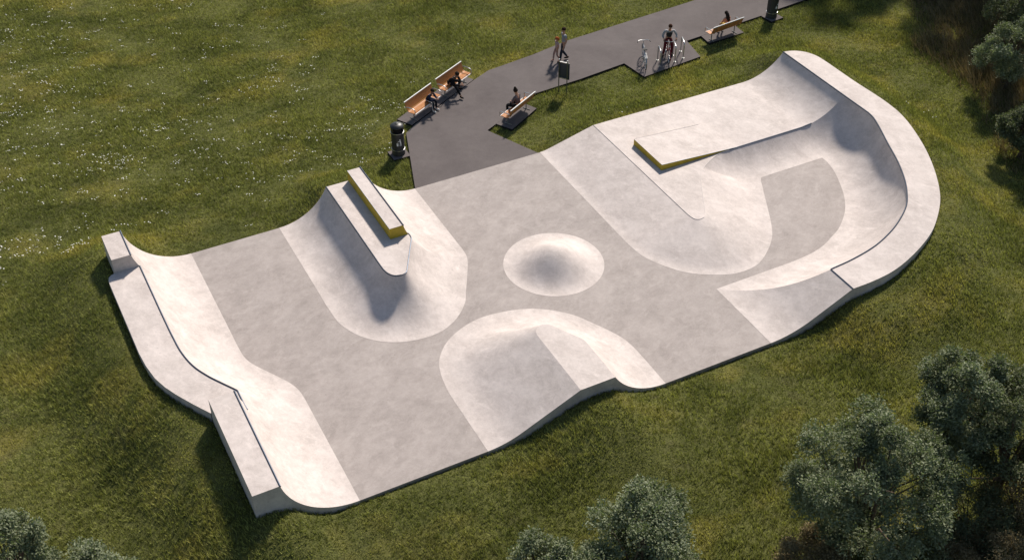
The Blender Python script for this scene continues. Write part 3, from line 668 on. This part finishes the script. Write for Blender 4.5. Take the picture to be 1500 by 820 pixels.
# ------------------------------------------------------------------ bicycles
def bike(label, x, y, rz, paint, lean=0., swept=True, rack=True):
    T = thing('bicycle', label, 'bicycle', (x, y, -.003), rz); T.rotation_euler = (0, lean, rz) if False else (0, lean, rz)
    WR = .335; ya, yb = -.52, .53              # rear / front axle, forward is +y
    for yy in (ya, yb):
        wv = thing_part('wheel', T, (0, yy, WR+.01))
        ring = [(0, WR*math.cos(a*PI/18), WR*math.sin(a*PI/18)) for a in range(36)]
        MB().tube(ring, .019, 8, True).build('tyre', M_TYRE, wv)
        g = MB(); g.tube([(0, p[1]*.925, p[2]*.925) for p in ring], .010, 6, True)
        for k in range(18):
            a = k*PI/9; g.tube([((-1)**k*.02, .02*math.cos(a+.9), .02*math.sin(a+.9)), (0, WR*.92*math.cos(a), WR*.92*math.sin(a))], .0022, 4)
        g.tube([(-.035,0,0),(.035,0,0)], .02, 10).build('rim', M_CHROME, wv)
    z = WR+.01; bb = (0,-.08,.29); st = (0,-.24,.80); hd = (0,.36,.86); hb = (0,.41,.62)
    g = MB()
    g.tube([bb,(0,.40,.66)], .018).tube([bb,st], .016).tube([(0,-.225,.76),(0,.37,.80)], .015).tube([hd,hb], .021)
    for s in (-1, 1):
        g.tube([(s*.03,-.1,.29),(s*.055,ya,z)], .010).tube([(s*.02,-.225,.74),(s*.055,ya,z)], .009).tube([(s*.045,.42,.63),(s*.05,.47,.45),(s*.05,yb,z)], .012)
    g.tube([(-.05,.42,.63),(.05,.42,.63)], .015); g.build('frame', paint, T)
    for yy, r in ((ya, 0), (yb, 0)):
        g = MB(); arc = [(0, yy+(WR+.035)*math.cos(a), z+(WR+.035)*math.sin(a)) for a in (np.linspace(.6, 3.3, 14) if yy < 0 else np.linspace(-.1, 2.3, 12))]
        vs = [(p[0]+sx, p[1], p[2]) for p in arc for sx in (-.026, .026)]; g.add(vs, [(2*i, 2*i+1, 2*i+3, 2*i+2) for i in range(len(arc)-1)])
        md = g.build('mudguard', paint, T); md.modifiers.new('thick', 'SOLIDIFY').thickness = .006
    MB().tube([hd,(0,.345,.99)], .014).tube([(0,.345,.99),(0,.40,1.02)], .014).build('stem', M_CHROME, T)
    if swept: hbp = [(-.30,.19,1.03),(-.27,.28,1.04),(-.18,.38,1.04),(0,.40,1.02),(.18,.38,1.04),(.27,.28,1.04),(.30,.19,1.03)]
    else: hbp = [(-.29,.33,1.04),(-.12,.38,1.03),(0,.40,1.02),(.12,.38,1.03),(.29,.33,1.04)]
    hbo = MB().tube(hbp, .013).build('handlebar', M_CHROME, T)
    for s in (0, -1):
        a, b2 = Vector(hbp[s]), Vector(hbp[1 if s == 0 else -2]); MB().tube([a+(a-b2)*.1, a.lerp(b2, .9 if swept else .55)], .019).build('grip', M_BLACK, hbo)
    MB().tube([st,(0,-.265,.90)], .013).build('seat_post', M_CHROME, T)
    g = MB(); vs = [(-.10,-.37,.935),(.10,-.37,.935),(.07,-.22,.93),(.022,-.10,.915),(-.022,-.10,.915),(-.07,-.22,.93)]
    g.add(vs+[(a*.9, b2, c-.045) for a, b2, c in vs], [(0,1,2,5),(5,2,3,4),(7,6,11,8),(8,11,10,9)]+[(i, 6+i, 6+(i+1) % 6, (i+1) % 6) for i in range(6)]); g.build('saddle', M_BLACK, T)
    MB().tube([(.045,-.08,.29),(.06,-.08,.29)], .085, 20).tube([(.07,-.08,.29),(.075,.04,.18)], .010).tube([(-.05,-.08,.29),(-.075,-.2,.40)], .010).build('crank', M_CHROME, T)
    for s, p in ((1, (.115,.04,.18)), (-1, (-.115,-.2,.40))): MB().box(p[0]-.04,p[0]+.04,p[1]-.035,p[1]+.035,p[2]-.012,p[2]+.012).build('pedal', M_BLACK, T, False)
    if rack:
        g = MB()
        for s in (-.05, 0, .05): g.tube([(s,-.3,.735),(s,-.82,.735)], .008)
        g.tube([(-.06,-.82,.735),(.06,-.82,.735)], .009).tube([(-.06,-.72,.73),(-.055,ya,z)], .007).tube([(.06,-.72,.73),(.055,ya,z)], .007).build('luggage_rack', M_WHITE, T)
    MB().tube([(-.03,-.15,.26),(-.16,-.2,.01)], .010).build('kickstand', M_CHROME, T)
    MB().ball((0,.44,.80), (.04,.035,.04), 10, 6).build('front_lamp', M_CHROME, T)
    return T
def thing_part(name, parent, loc):
    # a wheel hub mesh that carries its tyre and rim
    o = MB().tube([(-.045,0,0),(.045,0,0)], .012, 8).build(name, M_CHROME, parent); o.location = loc; return o
bike('silver city bicycle seen from behind, parked without a rider at the cycle stands', 6.25, 50.62, math.radians(1.5), M_SILVER, math.radians(-4))
bike('dark red bicycle pointing towards the skatepark, held by its standing rider', 7.38, 51.22, math.radians(182), M_RED, 0, False, False)

# ------------------------------------------------------------------ people
def skin_mesh(nodes, edges, sub=1):
    """nodes: name -> (pos, radius)"""
    names = list(nodes); me = bpy.data.meshes.new('tmp'); bm = bmesh.new(); L = bm.verts.layers.skin.verify()
    vs = {}
    for k in names:
        p, r = nodes[k][:2]; v = bm.verts.new(p); vs[k] = v
        v[L].radius = r if isinstance(r, tuple) else (r, r); v[L].use_root = (k == names[0])
    for a, b2 in edges: bm.edges.new((vs[a], vs[b2]))
    bm.to_mesh(me); bm.free(); o = bpy.data.objects.new('tmp', me); COL.objects.link(o)
    s = o.modifiers.new('s', 'SKIN'); s.use_smooth_shade = True; s.branch_smoothing = .6
    m = o.modifiers.new('d', 'SUBSURF'); m.levels = sub; m.render_levels = sub
    dg = bpy.context.evaluated_depsgraph_get(); ev = o.evaluated_get(dg); me2 = ev.to_mesh()
    V = [tuple(v.co) for v in me2.vertices]; Fc = [tuple(p.vertices) for p in me2.polygons]; ev.to_mesh_clear()
    bpy.data.objects.remove(o); bpy.data.meshes.remove(me); return V, Fc
def person(label, loc, rz, J, cols, scale=1., hair='short', sleeves='long', legs='long', skin=None, hairc=(.02,.014,.01), head_turn=0., group=None, stripe=False):
    T = thing('person', label, 'person', loc, rz, group); T.scale = (scale,)*3
    J = {k: Vector(v) for k, v in J.items()}
    hd = J['head']; nk = J['neck']; sk_ = skin or M_SKIN
    N = {'pelvis': (J['pelvis'], (.125,.10)), 'waist': (J['pelvis'].lerp(J['chest'], .5), (.115,.085)), 'chest': (J['chest'], (.14,.10)), 'neck': (nk, .052), 'head0': (nk.lerp(hd, .55), .06), 'head': (hd, (.078,.092)), 'crown': (hd+(hd-nk).normalized()*.075, (.062,.07))}
    E = [('pelvis','waist'),('waist','chest'),('chest','neck'),('neck','head0'),('head0','head'),('head','crown')]
    for s in 'LR':
        N['sh'+s] = (J['sh'+s], .055); N['el'+s] = (J['el'+s], .040); N['wr'+s] = (J['wr'+s], .027)
        pd = (J['wr'+s]-J['el'+s]).normalized(); N['ha'+s] = (J['wr'+s]+pd*.06, (.036,.020))
        N['hp'+s] = (J['hp'+s], .082); N['kn'+s] = (J['kn'+s], .055); N['an'+s] = (J['an'+s], .036); N['to'+s] = (J['to'+s], .034)
        E += [('chest','sh'+s),('sh'+s,'el'+s),('el'+s,'wr'+s),('wr'+s,'ha'+s),('pelvis','hp'+s),('hp'+s,'kn'+s),('kn'+s,'an'+s),('an'+s,'to'+s)]
    V, Fc = skin_mesh(N, E); body = MB().add(V, Fc)
    for s in 'LR':      # fingers and thumb
        pd = (J['wr'+s]-J['el'+s]).normalized(); side = pd.cross(Vector((0,0,1)));
        if side.length < .2: side = Vector((0,1,0))
        side.normalize(); curl = side.cross(pd).normalized()*-1 if side.cross(pd).z > 0 else side.cross(pd).normalized(); base_ = J['wr'+s]+pd*.075
        for k, ln in enumerate((.062,.074,.07,.055)):
            b0 = base_+side*(k-1.5)*.017; b1 = b0+pd*ln*.55+curl*.008; b2 = b1+pd*ln*.4+curl*.03; body.tube([b0-pd*.02, b0, b1, b2], [.008,.0085,.008,.006], 6)
        t0 = J['wr'+s]+pd*.03+side*-.026; body.tube([t0, t0+pd*.03-side*.02, t0+pd*.055-side*.022+curl*.015], [.010,.0095,.007], 6)
    # face
    fw = Vector((math.sin(head_turn), math.cos(head_turn), 0)); up = (hd-nk).normalized(); fw = (fw-up*fw.dot(up)).normalized(); rt = fw.cross(up)
    body.tube([hd+fw*.082+up*.02, hd+fw*.108-up*.018, hd+fw*.088-up*.026], [.008,.013,.008], 6)
    for s in (-1, 1): body.ball(hd+rt*s*.083-up*.005-fw*.005, (.012,.02,.03), 8, 6)
    body.ball(hd+fw*.07-up*.07, (.035,.03,.028), 8, 6)
    bo = body.build('body', sk_, T)
    for s in (-1, 1): MB().ball(hd+fw*.083+rt*s*.032+up*.012, .009, 8, 6).build('eye', M_EYE, T)
    MB().tube([hd+fw*.088-rt*.022-up*.05, hd+fw*.094-up*.052, hd+fw*.088+rt*.022-up*.05], .005, 5).build('mouth', mat('lips', (.25,.08,.07), .5), T)
    # hair
    Rm = Matrix((rt, fw, up)).transposed(); g = MB(); g.ball(hd-fw*.014+up*.032, (.095,.108,.092), 14, 10, Rm)
    g.v = [tuple(v) for v in g.v]; keep = []
    for f in g.f:
        c = sum((Vector(g.v[i]) for i in f), Vector())/len(f)-hd
        if not (c.dot(fw) > .035 and c.dot(up) < .045) and c.dot(up) > -.05: keep.append(f)
    g.f = keep
    if hair == 'long': g.tube([hd-fw*.05+up*.05, hd-fw*.10-up*.04, hd-fw*.13-up*.20, hd-fw*.12-up*.36, hd-fw*.10-up*.43], [.07,.095,.10,.075,.03], 10)
    if hair == 'bun': g.tube([hd+up*.09-fw*.02, hd+up*.15-fw*.03, hd+up*.19-fw*.035], [.07,.055,.02], 10)
    if hair == 'girl': g.tube([hd-fw*.05+up*.05, hd-fw*.10-up*.05, hd-fw*.09-up*.16], [.07,.09,.045], 10)
    g.build('hair', cloth('hair', hairc), T)
    # shirt
    N2 = {'pelvis': (J['pelvis']+(J['chest']-J['pelvis'])*.02, (.150,.122)), 'waist': (N['waist'][0], (.138,.108)), 'chest': (J['chest'], (.162,.122)), 'neck': (J['chest'].lerp(nk, .75), .072)}
    E2 = [('pelvis','waist'),('waist','chest'),('chest','neck')]
    for s in 'LR':
        N2['sh'+s] = (J['sh'+s], .070); E2.append(('chest','sh'+s))
        if sleeves == 'short': N2['m'+s] = (J['sh'+s].lerp(J['el'+s], .55), .060); E2.append(('sh'+s,'m'+s))
        elif sleeves == 'long':
            N2['el'+s] = (J['el'+s], .054); N2['wr'+s] = (J['el'+s].lerp(J['wr'+s], .93), .041); E2 += [('sh'+s,'el'+s),('el'+s,'wr'+s)]
    V, Fc = skin_mesh(N2, E2); MB().add(V, Fc).build('top', cols[0], T)
    # trousers
    N3 = {'pelvis': (J['pelvis'], (.146,.120)), 'w': (J['pelvis'].lerp(J['chest'], .2), (.132,.108))}; E3 = [('pelvis','w')]
    for s in 'LR':
        N3['hp'+s] = (J['hp'+s], .098); N3['kn'+s] = (J['kn'+s], .070); E3 += [('pelvis','hp'+s),('hp'+s,'kn'+s)]
        if legs == 'long': N3['an'+s] = (J['kn'+s].lerp(J['an'+s], .92), .052); E3.append(('kn'+s,'an'+s))
    V, Fc = skin_mesh(N3, E3); MB().add(V, Fc).build('trousers', cols[1], T)
    for s in 'LR':
        a, b2 = J['an'+s], J['to'+s]; d = (b2-a); d.z = 0; d = d.normalized() if d.length > .01 else Vector((0,1,0)); zf = min(a.z, b2.z)-.04
        r_ = Vector((d.y, -d.x, 0)); g = MB(); Rf = Matrix((r_, d, Vector((0,0,1)))).transposed()
        g.ball(a+d*.05+Vector((0,0,-.035)), (.046,.125,.042), 12, 8, Rf); g.ball(a+Vector((0,0,-.01)), (.045,.055,.05), 10, 8, Rf)
        g.build('shoe', cols[2], T)
    if stripe:
        g = MB()
        for s in 'LR':
            o_ = Vector((.062 if s == 'R' else -.062, 0, .03)); g.tube([J['hp'+s]+o_*1.45, J['kn'+s]+o_*1.15, J['an'+s]+o_*.8], .012, 6)
        g.build('side_stripe', M_WHITE, T)
    return T
def seated(lean=.1, **k):
    J = dict(pelvis=(0,0,.54), chest=(0,.02+lean,.86-lean*.35), neck=(0,.02+lean*1.25,1.03-lean*.5), head=(0,.06+lean*1.5,1.19-lean*.6))
    cx, cz = .02+lean, .98-lean*.4
    for s, x in (('L',-1), ('R',1)):
        J['sh'+s] = (x*.17, cx, cz); J['el'+s] = (x*.22, cx+.12, cz-.25); J['wr'+s] = (x*.12, cx+.34, cz-.30)
        J['hp'+s] = (x*.09, .04, .53); J['kn'+s] = (x*.13, .44, .53); J['an'+s] = (x*.12, .47, .10); J['to'+s] = (x*.14, .60, .055)
    J.update(k); return J
def place(B, along, back=.0):
    T_, c, f = B; a = Vector((-f.y, f.x)); p = c+a*along-f*back; return (p.x, p.y, -.003), math.atan2(f.y, f.x)-PI/2
def unproj_along(B, px, py, z):
    T_, c, f = B; a = Vector((-f.y, f.x)); p = at(px, py, z); return (Vector((p.x, p.y))-c).dot(a)
navy, dark, black, grey = cloth('navy_cloth', (.018,.026,.055)), cloth('dark_trousers', (.012,.014,.022)), cloth('black_cloth', (.010,.010,.012)), cloth('grey_jumper', (.115,.095,.10))
skin2 = mat('tan_skin', (.30,.165,.105), .55); shoe_w, shoe_b = cloth('white_shoe', (.6,.6,.58)), cloth('black_shoe', (.012,.012,.012))
l, r = place(B1, unproj_along(B1, 632, 147, .5)); person('boy in a navy top and white striped trousers on the bench nearest the bin', l, r, seated(.22, elL=(-.2,.38,.66), elR=(.2,.38,.66), wrL=(-.06,.58,.72), wrR=(.05,.58,.72), head=(0,.36,1.08)), (navy, dark, shoe_w), .92, stripe=True, skin=skin2)
l, r = place(B2, unproj_along(B2, 656.5, 120, .5)); person('person all in black sitting with one leg stretched out on the bench', l, r, seated(.30, elL=(-.22,.45,.62), elR=(.24,.48,.60), wrL=(-.05,.66,.62), wrR=(.08,.70,.60), head=(0,.46,1.02), knR=(.16,.48,.52), anR=(.2,.78,.12), toR=(.22,.90,.07), knL=(-.26,.36,.55), anL=(-.34,.30,.14), toL=(-.42,.40,.09)), (black, black, shoe_b), 1.03, skin=skin2)
l, r = place(B3, unproj_along(B3, 752, 153, .5)); person('person in a grey jumper with hair in a top knot, back towards the skatepark', l, r, seated(.06, elL=(-.25,.16,.70), elR=(.25,.16,.70), wrL=(-.06,.34,.62), wrR=(.08,.34,.60), knL=(-.22,.42,.52)), (grey, black, shoe_b), 1.06, hair='bun', head_turn=.3)
l, r = place(B4, unproj_along(B4, 1058, 33, .5)); person('woman with long dark hair, peach top and yellow shorts on the far bench', l, r, seated(.12, elL=(-.22,.24,.68), elR=(.22,.24,.68), wrL=(-.06,.42,.60), wrR=(.08,.42,.60)), (cloth('peach_top', (.48,.26,.17)), cloth('yellow_shorts', (.55,.38,.10)), shoe_w), .97, hair='long', sleeves='none', legs='short', head_turn=.35)
def stand(**k):
    J = dict(pelvis=(0,0,.93), chest=(0,.01,1.27), neck=(0,.0,1.45), head=(0,.02,1.60))
    for s, x in (('L',-1), ('R',1)):
        J['sh'+s] = (x*.18, 0, 1.39); J['el'+s] = (x*.24, -.03, 1.12); J['wr'+s] = (x*.25, .05, .88)
        J['hp'+s] = (x*.09, 0, .90); J['kn'+s] = (x*.10, .02, .50); J['an'+s] = (x*.10, -.02, .09); J['to'+s] = (x*.12, .13, .05)
    J.update(k); return J
wdir = math.radians(112)
person('man in a grey t-shirt and dark jeans walking hand in hand with a child', (2.42,50.86,-.003), wdir, stand(knL=(-.10,.16,.52), anL=(-.10,.20,.10), toL=(-.11,.34,.07), knR=(.10,.02,.50), anR=(.10,-.26,.12), toR=(.11,-.15,.05), wrL=(-.27,.12,.86), elR=(.25,-.10,1.13), wrR=(.26,-.08,.88)), (cloth('grey_tshirt', (.27,.28,.30)), cloth('dark_jeans', (.022,.03,.045)), shoe_b), 1.02, sleeves='short', hairc=(.03,.014,.009))
person('small red haired child in pink and white walking beside the man', (2.10,50.85,-.003), wdir, stand(knR=(.10,.14,.52), anR=(.10,.18,.10), toR=(.11,.32,.07), anL=(-.10,-.22,.12), toL=(-.11,-.1,.05), elR=(.26,-.04,1.2), wrR=(.36,-.08,1.10)), (cloth('white_pink_top', (.42,.30,.30)), cloth('pink_leggings', (.36,.23,.20)), cloth('pink_shoe', (.3,.15,.15))), .74, hair='girl', sleeves='short', hairc=(.40,.10,.03))
person('cyclist in a dark waistcoat with light grey sleeves standing astride the red bicycle', (7.40,51.34,-.003), math.radians(182), stand(pelvis=(0,-.10,.95), hpL=(-.10,-.10,.92), hpR=(.10,-.10,.92), chest=(0,.06,1.27), neck=(0,.10,1.44), head=(0,.14,1.58), shL=(-.19,.07,1.38), shR=(.19,.07,1.38), elL=(-.33,.14,1.15), elR=(.33,.14,1.15), wrL=(-.29,.30,1.07), wrR=(.29,.30,1.07), knL=(-.17,.02,.50), anL=(-.21,-.06,.09), toL=(-.23,.08,.05), knR=(.17,.06,.50), anR=(.21,.02,.09), toR=(.24,.15,.05)), (cloth('light_grey_shirt', (.30,.30,.31)), cloth('dark_red_trousers', (.11,.012,.018)), shoe_b), 1.02, hairc=(.05,.02,.01))
vest = [o for o in bpy.data.objects if o.type == 'EMPTY' and str(o.get('label', '')).startswith('cyclist')][0]
V, Fc = skin_mesh({'a': (Vector((0,-.07,.98)), (.155,.128)), 'b': (Vector((0,.0,1.12)), (.15,.12)), 'c': (Vector((0,.06,1.27)), (.172,.136)), 'd': (Vector((0,.085,1.36)), (.13,.09))}, [('a','b'),('b','c'),('c','d')])
MB().add(V, Fc).build('waistcoat', cloth('charcoal_waistcoat', (.025,.028,.03)), vest)

# ------------------------------------------------------------------ light, sky, camera
EL, SAZ = math.radians(42), math.radians(20)            # azimuth from +Y towards +X
w = bpy.data.worlds.new('World'); S.world = w; w.use_nodes = True; nt = w.node_tree
sky = nt.nodes.new('ShaderNodeTexSky'); sky.sky_type = 'NISHITA'; sky.sun_disc = False; sky.sun_elevation = EL; sky.sun_rotation = SAZ
sky.air_density = 1.2; sky.dust_density = 1.
nt.links.new(sky.outputs[0], nt.nodes['Background'].inputs[0]); nt.nodes['Background'].inputs[1].default_value = .078
sl = bpy.data.lights.new('sun', 'SUN'); sl.energy = 5.0; sl.angle = math.radians(4.5); sl.color = (1., .915, .815)
so = link(bpy.data.objects.new('sun', sl)); sd = Vector((math.sin(SAZ)*math.cos(EL), math.cos(SAZ)*math.cos(EL), math.sin(EL)))
so.rotation_euler = sd.to_track_quat('Z', 'Y').to_euler(); so.location = sd*60
cd = bpy.data.cameras.new('camera'); cd.sensor_width = 36; cd.lens = 36*F/1500; cd.clip_end = 4000; cd.clip_start = .5
co = link(bpy.data.objects.new('camera', cd)); co.location = (0,0,H); co.rotation_euler = (PI/2-TH, 0, 0); S.camera = co
S.view_settings.view_transform = 'Standard'; S.view_settings.look = 'None'; S.view_settings.exposure = .22; S.view_settings.gamma = 1
S.view_settings.use_curve_mapping = False
S.cycles.max_bounces = 6; S.cycles.diffuse_bounces = 3; S.cycles.transparent_max_bounces = 4
S.render.engine = 'CYCLES'
